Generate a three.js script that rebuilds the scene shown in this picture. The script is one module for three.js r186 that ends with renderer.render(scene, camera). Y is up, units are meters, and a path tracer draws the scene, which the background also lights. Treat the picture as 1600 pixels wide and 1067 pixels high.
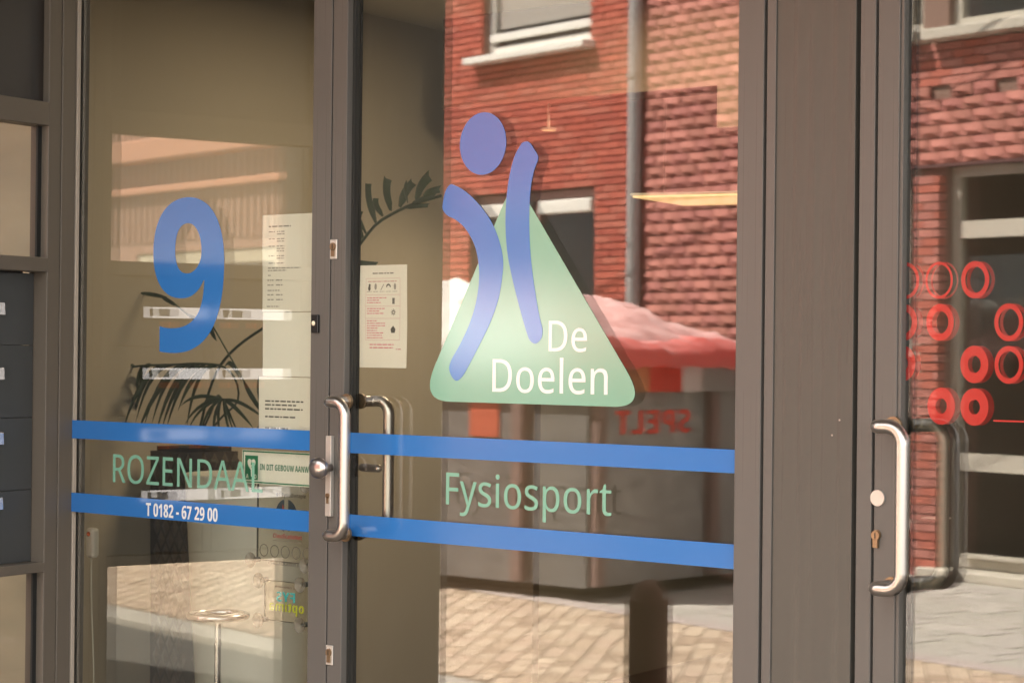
import * as THREE from 'three';
import { RoundedBoxGeometry } from 'three/addons/geometries/RoundedBoxGeometry.js';
import { TextGeometry } from 'three/addons/geometries/TextGeometry.js';
import { FontLoader } from 'three/addons/loaders/FontLoader.js';
import { mergeGeometries } from 'three/addons/utils/BufferGeometryUtils.js';
import { ImprovedNoise } from 'three/addons/math/ImprovedNoise.js';
import { RectAreaLightUniformsLib } from 'three/addons/lights/RectAreaLightUniformsLib.js';

// ---------------------------------------------------------------- camera, sky, sun, exposure
const scene = new THREE.Scene();
const camera = new THREE.PerspectiveCamera(16.92, 1024 / 682, 0.1, 400);
camera.filmGauge = 22.3;                       // a 50 mm lens on a small sensor
camera.rotation.order = 'YXZ';
camera.position.set(0, 1.55, 3.55);
camera.rotation.set(0.00415, 0.72452, 0.01045);
camera.focus = 4.95; camera.userData.fStop = 5.6;

const renderer = new THREE.WebGLRenderer({ antialias: true });
renderer.toneMapping = THREE.LinearToneMapping;
renderer.toneMappingExposure = 6.5;
renderer.shadowMap.enabled = true;

const SUN = new THREE.Vector3(-0.45, 0.78, -0.42).normalize();
{ // a hazy, milky summer sky: warm white, a little brighter round the sun and towards the horizon
  const w = 256, h = 128, d = new Float32Array(w * h * 4);
  for (let j = 0; j < h; j++) for (let i = 0; i < w; i++) {
    const up = ((j + 0.5) / h - 0.5) * Math.PI, az = ((i + 0.5) / w - 0.5) * 2 * Math.PI;
    const c = Math.max(0, new THREE.Vector3(Math.cos(az) * Math.cos(up), Math.sin(up), Math.sin(az) * Math.cos(up)).dot(SUN));
    const low = 1 - Math.max(0, Math.sin(up)), k = 0.5 + 0.14 * low ** 3 + 0.3 * c ** 10;
    d.set([k * 0.94, k * 0.95, k * 0.93, 1], (j * w + i) * 4);
  }
  const t = new THREE.DataTexture(d, w, h, THREE.RGBAFormat, THREE.FloatType); t.mapping = THREE.EquirectangularReflectionMapping; t.magFilter = THREE.LinearFilter; t.needsUpdate = true;
  scene.background = t; scene.environment = t;
}
const sun = new THREE.DirectionalLight(0xfff5e8, 4.6);
sun.name = 'sun'; sun.position.copy(SUN).multiplyScalar(40).add(new THREE.Vector3(-7, 0, 6)); sun.target.position.set(-7, 0, 6);
sun.castShadow = true; Object.assign(sun.shadow.camera, { left: -20, right: 20, top: 20, bottom: -20, near: 1, far: 90 });
scene.add(sun, sun.target);

// ---------------------------------------------------------------- helpers
let seed = 7;
const rnd = () => { seed = (seed * 1664525 + 1013904223) >>> 0; return seed / 4294967296; };
const rr = (a, b) => a + (b - a) * rnd();
const perlin = new ImprovedNoise();
const C = (r, g, b) => new THREE.Color().setRGB(r, g, b);
const V = (x, y, z) => new THREE.Vector3(x, y, z);
const names = new Map();
function numbered(n) { const k = names.get(n) ?? 0; names.set(n, k + 1); return k ? n + '_' + String(k).padStart(3, '0') : n; }
function shade(o) { o.castShadow = true; o.receiveShadow = true; return o; }
function part(name, geo, mat, parent) { const m = shade(new THREE.Mesh(geo, mat)); m.name = name; parent.add(m); return m; }
function thing(name, label, category, pos = [0, 0, 0], turn = 0, group) {
  const o = new THREE.Group(); o.name = numbered(name); o.position.set(...pos); o.rotation.y = turn;
  o.userData = { label, category }; if (group) o.userData.group = group; scene.add(o); return o;
}
function solo(name, geo, mat, label, category, group) {
  const m = shade(new THREE.Mesh(geo, mat)); m.name = numbered(name); m.userData = { label, category }; if (group) m.userData.group = group; scene.add(m); return m;
}
function struct(name, geo, mat) { const m = shade(new THREE.Mesh(geo, mat)); m.name = numbered(name); m.userData = { kind: 'structure' }; scene.add(m); return m; }
const box = (x0, x1, y0, y1, z0, z1) => new THREE.BoxGeometry(x1 - x0, y1 - y0, z1 - z0).translate((x0 + x1) / 2, (y0 + y1) / 2, (z0 + z1) / 2);
const rbox = (x0, x1, y0, y1, z0, z1, r = 0.002, s = 2) => new RoundedBoxGeometry(x1 - x0, y1 - y0, z1 - z0, s, r).translate((x0 + x1) / 2, (y0 + y1) / 2, (z0 + z1) / 2);
const merge = (list) => mergeGeometries(list.map((g) => { const q = g.index ? g.toNonIndexed() : g; for (const k of Object.keys(q.attributes)) if (!['position', 'normal', 'uv'].includes(k)) q.deleteAttribute(k); return q; }));
const tube = (pts, r, n = 24, k = 12) => new THREE.TubeGeometry(new THREE.CatmullRomCurve3(pts, false, 'centripetal'), n, r, k, false);
const plane = (x0, x1, y0, y1, z) => new THREE.PlaneGeometry(x1 - x0, y1 - y0).translate((x0 + x1) / 2, (y0 + y1) / 2, z);
function noiseTex(w, h, f, repeat = [1, 1], srgb = false) {
  const d = new Uint8Array(w * h * 4);
  for (let y = 0; y < h; y++) for (let x = 0; x < w; x++) { const c = f(x / w, y / h); const i = (y * w + x) * 4; for (let k = 0; k < 3; k++) d[i + k] = Math.max(0, Math.min(255, 255 * (Array.isArray(c) ? c[k] : c))); d[i + 3] = 255; }
  const t = new THREE.DataTexture(d, w, h); t.wrapS = t.wrapT = THREE.RepeatWrapping; t.magFilter = THREE.LinearFilter; t.repeat.set(...repeat); if (srgb) t.colorSpace = THREE.SRGBColorSpace; t.needsUpdate = true; return t;
}
const fbm = (x, y, z, o = 4) => { let s = 0, a = 0.5; for (let i = 0; i < o; i++) { s += a * perlin.noise(x, y, z); x *= 2; y *= 2; z *= 2; a *= 0.5; } return s; };
const std = (color, roughness = 0.6, metalness = 0, more = {}) => new THREE.MeshStandardMaterial({ color, roughness, metalness, ...more });
const phys = (o) => new THREE.MeshPhysicalMaterial(o);

// ---------------------------------------------------------------- materials
const grain = noiseTex(256, 256, (u, v) => 0.5 + 0.5 * fbm(u * 40, v * 40, 1.3));
const speck = noiseTex(256, 256, (u, v) => { const n = fbm(u * 9, v * 9, 5.1, 5); return 0.78 + 0.5 * n; }, [1.3, 1.3]);
const smear = noiseTex(256, 256, (u, v) => 0.4 + 0.35 * fbm(u * 5, v * 2.2, 8.2, 5), [2, 1]);
const M = {
  frame: phys({ color: C(0.124, 0.111, 0.1), roughness: 0.9, roughnessMap: smear, specularIntensity: 0.7, bumpMap: grain, bumpScale: 0.00004 }),
  frameDark: std(C(0.125, 0.1, 0.078), 0.5),
  panel: phys({ color: C(0.098, 0.088, 0.075), roughness: 0.8, roughnessMap: smear, specularIntensity: 0.55 }),
  gasket: std(C(0.012, 0.011, 0.01), 0.7),
  gap: std(C(0.01, 0.008, 0.008), 0.9),
  alu: std(C(0.6, 0.5, 0.44), 0.42, 0.3),
  steel: std(C(0.6, 0.54, 0.5), 0.3, 1, { bumpMap: grain, bumpScale: 0.00003 }),
  steelBacklit: std(C(0.2, 0.175, 0.14), 0.4, 0.4),  // steel handle coloured dark for its backlit inner side
  plate: std(C(0.62, 0.57, 0.52), 0.45, 0.6),
  brass: std(C(0.3, 0.21, 0.13), 0.4, 0.9),
  black: std(C(0.01, 0.01, 0.01), 0.35),
  glass: phys({ color: C(0.97, 0.97, 0.94), roughness: 0, transmission: 1, thickness: 0, ior: 1.75 }),
  glassClear: phys({ color: C(0.72, 0.72, 0.69), roughness: 0, transmission: 1, thickness: 0, ior: 1.6 }),
  vinylBlue: phys({ color: C(0.032, 0.17, 0.49), roughness: 0.12, ior: 1.7 }),
  vinylGreen: phys({ color: C(0.2, 0.42, 0.305), roughness: 0.12, ior: 1.7 }),
  vinylWhite: phys({ color: C(0.82, 0.8, 0.78), roughness: 0.13, ior: 1.5 }),
  vinylRed: phys({ color: C(0.5, 0.016, 0.012), roughness: 0.4, ior: 1.5 }),
  ringGhost: phys({ color: C(0.5, 0.02, 0.016), roughness: 0.5, transmission: 0.45, thickness: 0 }),
  paper: std(C(0.74, 0.73, 0.66), 0.8),
  plaster: std(C(0.45, 0.4, 0.325), 0.9),
  beige: std(C(0.62, 0.54, 0.42), 0.85),
  cream: std(C(0.5, 0.45, 0.32), 0.85, 0, { map: speck }),
  bulkhead: std(C(0.15, 0.12, 0.09), 0.9),
  concrete: std(C(0.2, 0.17, 0.14), 0.9, 0, { map: speck }),
  floor: std(C(0.085, 0.068, 0.052), 0.6),
  darkWall: std(C(0.1, 0.075, 0.055), 0.9),  // dark tone stands in for the unlit depth of the rooms
  ceiling: std(C(0.62, 0.58, 0.48), 0.9),
  mailbox: std(C(0.058, 0.058, 0.058), 0.45),
  slotWhite: std(C(0.92, 0.84, 0.82), 0.22, 1),
  orange: std(C(0.75, 0.14, 0.03), 0.6),
};

// ================================================================= the entrance front
const XC = -4.6;                                // where the mailbox wall meets the glass
struct('ground', new THREE.PlaneGeometry(160, 160).rotateX(-Math.PI / 2).translate(0, -0.03, 0), std(C(0.1, 0.095, 0.088), 0.9, 0, { map: speck }));
struct('floor', box(-12, 3, -0.02, 0.15, -12, -0.075), M.floor);
struct('pavement', box(-12, 4, -0.02, 0.146, -0.075, 1.0), M.concrete);
struct('ceiling', box(-12, 4, 2.75, 2.95, -12, -0.075), M.ceiling);
struct('soffit', box(-14, 6, 2.75, 2.95, -0.075, 1.15), M.concrete);
{ // the storeys over the recess: they shade the near side of the street
  struct('upper_wall', box(-30, 14, 2.95, 4.9, 0.8, 1.15), std(C(0.3, 0.13, 0.08), 0.9));
  struct('wall_outside', box(-14, XC - 0.2, 0.15, 2.75, -0.16, -0.06), M.cream);
  struct('wall_beside', box(-1.05, 4, 0.15, 2.75, -0.2, -0.02), M.concrete);
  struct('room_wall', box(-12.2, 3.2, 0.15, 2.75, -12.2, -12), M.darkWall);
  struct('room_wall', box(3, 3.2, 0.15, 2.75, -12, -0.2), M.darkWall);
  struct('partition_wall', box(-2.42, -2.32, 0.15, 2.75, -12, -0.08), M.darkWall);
}
// interior wall to the left of the door, the pale bulkhead and posts inside
{
  const g = new THREE.BoxGeometry(0.12, 2.6, 11.5); const a = Math.atan2(0.1, 0.537);
  const w = struct('room_wall', g, M.plaster); w.rotation.y = a; const d = V(-Math.sin(a), 0, -Math.cos(a));
  const p = V(-5.819, 1.45, -2.183).addScaledVector(d, 3.5).add(V(-0.06, 0, 0)); w.position.copy(p);
  struct('bulkhead', box(-5.705, -4.47, 2.425, 2.75, -2.7, -2.5), M.bulkhead);
  struct('bulkhead', box(-4.47, -4.3, 2.285, 2.75, -2.7, -2.5), M.bulkhead);
  struct('pillar', box(-2.95, -2.842, 0.15, 2.75, -1.4, -1.2), M.beige);
}

// ---------------------------------------------------------------- lettering
const fontR = await new FontLoader().loadAsync('fonts/droid/droid_sans_regular.typeface.json');
const fontB = await new FontLoader().loadAsync('fonts/droid/droid_sans_bold.typeface.json');
function letters(str, font, x0, x1, y0, capH, z, depth = 0.0005) {
  const g = new TextGeometry(str, { font, size: 1, depth: 1, curveSegments: 8, bevelEnabled: false });
  const e = new TextGeometry(str[0], { font, size: 1, depth: 1, curveSegments: 8, bevelEnabled: false });
  g.computeBoundingBox(); e.computeBoundingBox();
  const b = g.boundingBox, h = e.boundingBox.max.y;
  g.translate(-b.min.x, 0, 0).scale((x1 - x0) / (b.max.x - b.min.x), capH / h, depth).translate(x0, y0, z);
  return g;
}
const flat = (pts, z, depth = 0.0005, holes) => {
  const s = new THREE.Shape(pts.map((p) => new THREE.Vector2(...p)));
  if (holes) s.holes.push(new THREE.Path(holes.map((p) => new THREE.Vector2(...p))));
  return new THREE.ExtrudeGeometry(s, { depth, bevelEnabled: false }).translate(0, 0, z);
};
const smooth = (pts, n) => { const c = new THREE.CatmullRomCurve3(pts.map((p) => V(p[0], p[1], 0)), true, 'centripetal'); return c.getPoints(n).slice(0, -1).map((p) => [p.x, p.y]); };

// ---------------------------------------------------------------- handle, locks
function pullHandle(parent, xb, xg, yt, yb, zo, inside = false) {   // stands off the stile, then runs out sideways over the glass
  const r = 0.0125, pts = [];
  const arc = (cx, cy, cz, ax, bx, R, n) => { for (let i = 0; i <= n; i++) { const t = (i / n) * Math.PI / 2; pts.push(V(cx, cy, cz).addScaledVector(ax, R * (1 - Math.sin(t)) * 0 + R * Math.cos(t)).addScaledVector(bx, R * Math.sin(t))); } };
  const R = 0.03, R2 = 0.016, X = V(1, 0, 0), Y = V(0, 1, 0), Zv = V(0, 0, 1), n = (v) => v.clone().negate();
  pts.push(V(xb, yt, 0.014));
  arc(xb + R2, yt, zo - R2, n(X), Zv, R2, 5);
  arc(xg - R, yt - R, zo, Y, X, R, 7);
  arc(xg - R, yb + R, zo, X, n(Y), R, 7);
  arc(xb + R2, yb, zo - R2, Zv, n(X), R2, 5);
  pts.push(V(xb, yb, 0.014));
  const path = new THREE.CurvePath(); for (let i = 1; i < pts.length; i++) if (pts[i].distanceTo(pts[i - 1]) > 1e-5) path.add(new THREE.LineCurve3(pts[i - 1], pts[i]));
  const c = new THREE.CatmullRomCurve3(pts.filter((p, i) => !i || p.distanceTo(pts[i - 1]) > 1e-5), false, 'catmullrom', 0.02);
  const grip = new THREE.TubeGeometry(c, 260, r, 18, false);
  if (inside) { grip.scale(1, 1, -1).translate(0, 0, -0.014); const ix = grip.index.array; for (let i = 0; i < ix.length; i += 3) [ix[i], ix[i + 1]] = [ix[i + 1], ix[i]]; }
  const h = part('pull_handle', grip, inside && xb > -3 ? M.steelBacklit : M.steel, parent);
  for (const y of [yt, yb]) part('rosette', new THREE.CylinderGeometry(0.017, 0.017, 0.006, 24).rotateX(Math.PI / 2).translate(xb, y, inside ? -0.029 : 0.0195), M.brass, h);
  return h;
}
function cylinderLock(parent, x, y, z, plate) {
  const g = part('lock', plate ? rbox(x - 0.011, x + 0.011, y - 0.022, y + 0.022, z, z + 0.004, 0.0018) : new THREE.CylinderGeometry(0.009, 0.009, 0.003, 24).rotateX(Math.PI / 2).translate(x, y + 0.007, z + 0.0015), plate ? M.plate : M.brass, parent);
  part('keyhole', merge([new THREE.CylinderGeometry(0.0085, 0.0085, 0.007, 24).rotateX(Math.PI / 2).translate(x, y + 0.006, z + 0.0035), box(x - 0.005, x + 0.005, y - 0.016, y, z, z + 0.007)]), M.brass, g);
  part('key_slot', box(x - 0.001, x + 0.001, y + 0.001, y + 0.011, z + 0.007, z + 0.0075), M.black, g);
  return g;
}
const FZ = 0.016, DB = 0.15, DT = 2.6;          // stile front, door bottom and top
function stile(parent, x0, x1, name = 'stile') { return part(name, rbox(x0, x1, DB, DT, -0.026, FZ, 0.0016), M.frame, parent); }
function glazing(parent, x0, x1, y0, y1, lineX, front = true) {
  const o = part('glass_pane', plane(x0, x1, y0, y1, 0), M.glass, parent); part('glass_pane', plane(x0, x1, y0, y1, -0.0155), M.glass, parent);
  return o;
}
const stripe = (x0, x1, y0, y1) => box(x0, x1, y0, y1, 0.0006, 0.0011);

// ---------------------------------------------------------------- left leaf
{
  const t = thing('glass_door', 'narrow left glass leaf with the big blue 9 and ROZENDAAL lettering', 'door');
  glazing(t, -4.6, -3.722, 0.3, 2.5);
  part('spacer_bar', rbox(-4.64, -4.598, 0.3, 2.5, -0.0125, -0.002, 0.001), M.alu, t);
  part('gasket', box(-4.64, -4.5985, 0.3, 2.5, -0.021, -0.0165), M.gasket, t);
  part('glazing_bead', rbox(-4.64, -4.5975, 0.3, 2.5, -0.03, -0.0215, 0.001), M.frame, t);
  part('stile', box(-4.66, -4.602, DB, DT, -0.042, -0.031), M.frame, t);
  const s = stile(t, -3.7286, -3.6695);
  part('rail', rbox(-4.598, -3.73, DB, 0.3, -0.055, FZ, 0.0016), M.frame, t);
  part('rail', rbox(-4.598, -3.73, 2.5, DT, -0.055, FZ, 0.0016), M.frame, t);
  part('vinyl_stripe', stripe(-4.6, -3.7292, 1.322, 1.367), M.vinylBlue, t);
  part('vinyl_stripe', stripe(-4.6, -3.7292, 1.14, 1.187), M.vinylBlue, t);
  part('house_number', letters('9', fontB, -4.2938, -4.0383, 1.5418, 0.3635, 0.0006), M.vinylBlue, t);
  part('lettering', letters('ROZENDAAL', fontR, -4.4378, -3.898, 1.2205, 0.068, 0.0006), M.vinylGreen, t);
  part('lettering', letters('T 0182 - 67 29 00', fontB, -4.31, -4.051, 1.1455, 0.031, 0.00135), M.vinylWhite, t);
  const b = part('contact_sensor', rbox(-3.7215, -3.699, 1.586, 1.626, FZ, FZ + 0.007, 0.002), M.black, t);
  part('button', new THREE.SphereGeometry(0.0055, 16, 10).scale(1, 1, 0.5).translate(-3.7125, 1.607, FZ + 0.007), std(C(0.85, 0.75, 0.55), 0.3), b);
}
// ---------------------------------------------------------------- main leaf with the logo
{
  const t = thing('glass_door', 'wide middle glass leaf with the green triangle logo and Fysiosport lettering', 'door');
  stile(t, -3.6655, -3.6205); stile(t, -2.5624, -2.503);
  glazing(t, -3.6205, -2.5624, 0.3, 2.5);
  part('gasket', box(-3.6205, -3.6125, 0.3, 2.5, -0.0145, -0.001), M.gasket, t);
  part('gasket', box(-3.6205, -3.613, 0.3, 2.5, -0.024, -0.0165), M.gasket, t);
  part('rail', rbox(-3.6205, -2.5624, DB, 0.3, -0.055, FZ, 0.0016), M.frame, t);
  part('rail', rbox(-3.6205, -2.5624, 2.5, DT, -0.055, FZ, 0.0016), M.frame, t);
  part('vinyl_stripe', stripe(-3.6195, -2.5628, 1.322, 1.367), M.vinylBlue, t);
  part('vinyl_stripe', stripe(-3.6195, -2.5628, 1.14, 1.187), M.vinylBlue, t);
  // the logo: a rounded triangle and a figure of head and two curved limbs
  const tri = [[-3.4028, 1.4415], [-2.783, 1.4415], [-3.139, 1.9075]];
  const P = []; const rad = [0.076, 0.076, 0.05];
  for (let i = 0; i < 3; i++) {
    const a = new THREE.Vector2(...tri[(i + 2) % 3]), b = new THREE.Vector2(...tri[i]), c = new THREE.Vector2(...tri[(i + 1) % 3]);
    const u = a.clone().sub(b).normalize(), v = c.clone().sub(b).normalize(), k = rad[i] * 1.15;
    const p0 = b.clone().addScaledVector(u, k), p2 = b.clone().addScaledVector(v, k);
    for (let j = 0; j <= 12; j++) { const q = j / 12; P.push([(1 - q) ** 2 * p0.x + 2 * q * (1 - q) * b.x + q * q * p2.x, (1 - q) ** 2 * p0.y + 2 * q * (1 - q) * b.y + q * q * p2.y]); }
  }
  const logo = part('logo_sticker', flat(P, 0.0006), M.vinylGreen, t); logo.userData.label = 'green rounded triangle with a blue figure reaching up';
  const R = [[-3.1274, 1.9689], [-3.1188, 1.9785], [-3.1057, 1.9812], [-3.0969, 1.9773], [-3.0845, 1.9628], [-3.0743, 1.9465], [-3.0848, 1.9208], [-3.0932, 1.8874], [-3.0968, 1.8412], [-3.0961, 1.7912], [-3.092, 1.7452], [-3.0834, 1.6939], [-3.0669, 1.623], [-3.0576, 1.5917], [-3.0611, 1.576], [-3.0765, 1.5654], [-3.0913, 1.5719], [-3.1002, 1.5876], [-3.122, 1.6429], [-3.1413, 1.6986], [-3.1546, 1.7463], [-3.1603, 1.785], [-3.1622, 1.8265], [-3.1596, 1.87], [-3.1514, 1.9166], [-3.1386, 1.9528]];
  const L = [[-3.3186, 1.9014], [-3.3065, 1.8987], [-3.276, 1.8848], [-3.2392, 1.858], [-3.2062, 1.8248], [-3.1861, 1.7936], [-3.1724, 1.76], [-3.1674, 1.7334], [-3.1695, 1.7049], [-3.179, 1.6592], [-3.2014, 1.6094], [-3.2288, 1.5662], [-3.2599, 1.5207], [-3.2787, 1.4962], [-3.2951, 1.4859], [-3.309, 1.4938], [-3.3176, 1.5119], [-3.3123, 1.5282], [-3.2878, 1.5618], [-3.261, 1.6053], [-3.2426, 1.6516], [-3.2345, 1.6998], [-3.2378, 1.7393], [-3.2498, 1.7735], [-3.2749, 1.8061], [-3.3031, 1.8257], [-3.329, 1.8367], [-3.3411, 1.8493], [-3.3404, 1.8664], [-3.3322, 1.8901]];
  part('figure_head', new THREE.CylinderGeometry(0.0655, 0.0655, 0.0005, 64).rotateX(Math.PI / 2).translate(-3.2285, 1.983, 0.0009), M.vinylBlue, logo);
  part('figure_limb', flat(smooth(R, 120), 0.0013), M.vinylBlue, logo);
  part('figure_limb', flat(smooth(L, 120), 0.0013), M.vinylBlue, logo);
  part('lettering', letters('De', fontR, -3.0409, -2.9395, 1.55, 0.0625, 0.0013), M.vinylWhite, logo);
  part('lettering', letters('Doelen', fontR, -3.194, -2.885, 1.465, 0.068, 0.0013), M.vinylWhite, logo);
  part('lettering', letters('Fysiosport', fontR, -3.3236, -2.873, 1.2245, 0.067, 0.0006), M.vinylGreen, t);
  pullHandle(t, -3.612, -3.562, 1.4355, 1.145, 0.052, true);
  part('inner_knob', new THREE.CapsuleGeometry(0.009, 0.05, 6, 16).rotateZ(Math.PI / 2).translate(-3.612, 1.287, -0.06), M.steel, t);
  // hardware on the lock stile
  pullHandle(t, -3.607 + 0.0, -3.5494, 1.4355, 1.145, 0.082);
  const lp = part('lock_plate', rbox(-3.6655, -3.648, 1.181, 1.359, FZ, FZ + 0.011, 0.0015), M.plate, t);
  const kp = [[0.0, 0], [0.008, 0], [0.0075, 0.012], [0.009, 0.018], [0.016, 0.024], [0.0195, 0.032], [0.0185, 0.04], [0.013, 0.046], [0.006, 0.0485], [0, 0.049]].map((p) => new THREE.Vector2(...p));
  part('knob', new THREE.LatheGeometry(kp, 32).rotateX(Math.PI / 2).scale(1.4, 1.2, 1).translate(-3.6525, 1.289, FZ + 0.009), std(C(0.58, 0.53, 0.52), 0.28, 1), lp);
  part('keyhole', merge([new THREE.CylinderGeometry(0.0058, 0.0058, 0.004, 20).rotateX(Math.PI / 2).translate(-3.6565, 1.227, FZ + 0.0115), box(-3.6595, -3.6535, 1.21, 1.225, FZ + 0.01, FZ + 0.0135)]), M.brass, lp);
  cylinderLock(t, -3.655, 1.7705, FZ, true); cylinderLock(t, -3.6545, 0.875, FZ, true);
}
// ---------------------------------------------------------------- fixed column between the doors
{
  const t = thing('door_frame', 'taupe metal column with a smooth glossy infill panel between the two doors', 'door frame');
  part('frame_profile', rbox(-2.4961, -2.4757, DB, 2.75, -0.06, FZ, 0.0012), M.frame, t);
  part('infill_panel', rbox(-2.4757, -2.3015, DB, 2.75, -0.02, 0.0125, 0.0012), M.panel, t);
  part('groove', box(-2.3015, -2.2898, DB, 2.75, -0.06, -0.004), M.gap, t);
  part('frame_profile', rbox(-2.2898, -2.2572, DB, 2.75, -0.06, FZ, 0.0016), M.frame, t);
  part('header', rbox(-4.66, -2.4965, 2.603, 2.75, -0.06, FZ, 0.0016), M.frame, t);
  part('header', rbox(-2.2567, -1.06, 2.603, 2.75, -0.06, FZ, 0.0016), M.frame, t);
  part('groove', box(-2.5025, -2.4963, DB, 2.6, -0.05, -0.03), M.gap, t);
  part('groove', box(-2.257, -2.2517, DB, 2.6, -0.05, -0.03), M.gap, t);
  for (const [x, y] of [[-2.4635, 2.33], [-2.4632, 2.28], [-2.2968, 1.75], [-2.329, 1.43], [-2.321, 0.795], [-2.345, 1.402]]) part('screw', new THREE.CylinderGeometry(0.0016, 0.0018, 0.0012, 10).rotateX(Math.PI / 2).translate(x, y, x > -2.3015 && x < -2.2898 ? 0.002 : 0.0131), x === -2.2968 ? M.brass : M.alu, t);
}
// ---------------------------------------------------------------- right door with red rings
{
  const t = thing('glass_door', 'right-hand glass door with red rings on its pane and a round steel disc on the stile', 'door');
  stile(t, -2.2517, -2.2065); stile(t, -1.12, -1.06);
  part('glazing_bead', rbox(-2.2065, -2.1995, 0.3, 2.5, -0.003, 0.0125, 0.001), M.frame, t);
  glazing(t, -2.1995, -1.12, 0.3, 2.5);
  part('gasket', box(-2.2005, -2.192, 0.3, 2.5, -0.024, -0.0165), M.gasket, t);
  part('rail', rbox(-2.2, -1.12, DB, 0.3, -0.055, FZ, 0.0016), M.frame, t);
  part('rail', rbox(-2.2, -1.12, 2.5, DT, -0.055, FZ, 0.0016), M.frame, t);
  pullHandle(t, -2.2096, -2.15, 1.423, 1.1365, 0.085);
  pullHandle(t, -2.2096, -2.158, 1.423, 1.1365, 0.05, true);
  part('steel_disc', new THREE.CylinderGeometry(0.0145, 0.0145, 0.004, 32).rotateX(Math.PI / 2).translate(-2.2425, 1.2924, FZ + 0.002), M.plate, t);
  cylinderLock(t, -2.2445, 1.219, FZ, false);
  part('bracket', box(-2.2, -2.155, 1.2545, 1.2575, -0.09, -0.06), M.alu, t);
  // printed rings on the inner pane, four rows
  const rows = [[1.684, [-2.209, -2.14, -2.067, -1.93], [0.006, 0.0045, 0.009, 0.004]], [1.609, [-2.212, -2.137, -2.0, -1.93], [0.012, 0.012, 0.0085, 0.01]], [1.535, [-2.215, -2.067, -1.999, -1.93], [0.017, 0.0165, 0.0085, 0.006]], [1.46, [-2.133, -2.066, -1.862], [0.018, 0.0185, 0.012]]];
  for (const [y, xs, ws] of rows) xs.forEach((x, i) => {
    const circ = (r, k = 48) => Array.from({ length: k }, (_, j) => [x + r * 0.92 * Math.cos(j / k * 2 * Math.PI), y + r * 1.08 * Math.sin(j / k * 2 * Math.PI)]);
    part('red_ring', flat(circ(0.0305), -0.0152, 0.0004, circ(0.0305 - ws[i])), M.vinylRed, t);
    part('red_ring', flat(circ(0.0305), -0.0345, 0.0004, circ(0.0305 - ws[i] * 0.8)), M.ringGhost, t);  // set-back copy painted as the ghost reflection of each ring
  });
  part('vinyl_stripe', box(-2.028, -1.86, 1.4355, 1.4385, -0.0152, -0.0148), M.vinylRed, t);
}

// ---------------------------------------------------------------- papers behind the glass
function sheet(w, h, draw, px = 1400) {
  const c = document.createElement('canvas'); c.width = Math.round(w * px); c.height = Math.round(h * px); const k = c.getContext('2d');
  k.fillStyle = '#f1eee2'; k.fillRect(0, 0, c.width, c.height); draw(k, c.width, c.height);
  const t = new THREE.CanvasTexture(c); t.colorSpace = THREE.SRGBColorSpace; return std(0xe9e9e9, 0.75, 0, { map: t });
}
function paper(name, label, category, x0, x1, y0, y1, mat, curl = 0.002, skew = 0) {
  const g = new THREE.BoxGeometry(x1 - x0, y1 - y0, 0.0004, 8, 10, 1); const p = g.attributes.position;
  for (let i = 0; i < p.count; i++) { const x = p.getX(i), y = p.getY(i); p.setZ(i, p.getZ(i) - curl * (0.5 + 0.5 * Math.sin(x * 31 + y * 23))); p.setX(i, x + skew * y); }
  g.computeVertexNormals(); const m = solo(name, g, mat, label, category); m.position.set((x0 + x1) / 2, (y0 + y1) / 2, -0.018); return m;
}
const dashes = (k, x, y, w, s, color = '#8d8a84') => { k.fillStyle = color; let u = x; while (u < x + w) { const l = s * rr(1, 4.5); k.fillRect(u, y, Math.min(l, x + w - u), s * 0.62); u += l + s * 0.7; } };
paper('notice', 'long white opening hours sheet, topmost paper on the left glass leaf', 'paper notice', -3.9275, -3.72, 1.634, 1.856, sheet(0.2075, 0.222, (k, w, h) => {
  dashes(k, w * 0.1, h * 0.115, w * 0.35, 6, '#6d6a64');
  for (const [y, a] of [[.17, 1], [.195, 0], [.245, 1], [.27, 0], [.32, 1], [.345, 0], [.37, 0], [.42, 1], [.445, 0], [.495, 1]]) { if (a) dashes(k, w * 0.1, h * y, w * 0.1, 5); dashes(k, w * 0.23, h * y, w * 0.12, 5); }
  dashes(k, w * 0.09, h * 0.545, w * 0.52, 5); dashes(k, w * 0.09, h * 0.57, w * 0.3, 5); dashes(k, w * 0.09, h * 0.62, w * 0.05, 5);
  for (const y of [.67, .72, .82, .87]) { dashes(k, w * 0.08, h * y, w * 0.1, 5); dashes(k, w * 0.22, h * y, w * 0.11, 5); } dashes(k, w * 0.08, h * 0.775, w * 0.2, 5); dashes(k, w * 0.07, h * 0.94, w * 0.2, 5);
}), 0.0015, -0.006);
paper('notice', 'blank square white sheet between two printed papers on the left glass leaf', 'paper notice', -3.9235, -3.72, 1.4865, 1.6325, M.paper, 0.001);
paper('notice', 'white sheet with a few short printed lines, lowest paper above the blue stripe', 'paper notice', -3.935, -3.72, 1.361, 1.4845, sheet(0.215, 0.1235, (k, w, h) => {
  for (const [y, l] of [[.43, .6], [.5, .48], [.575, .58], [.72, .47], [.93, .36]]) dashes(k, w * 0.1, h * y, w * l, 7, '#4c4a46');
}), 0.0015);
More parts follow.
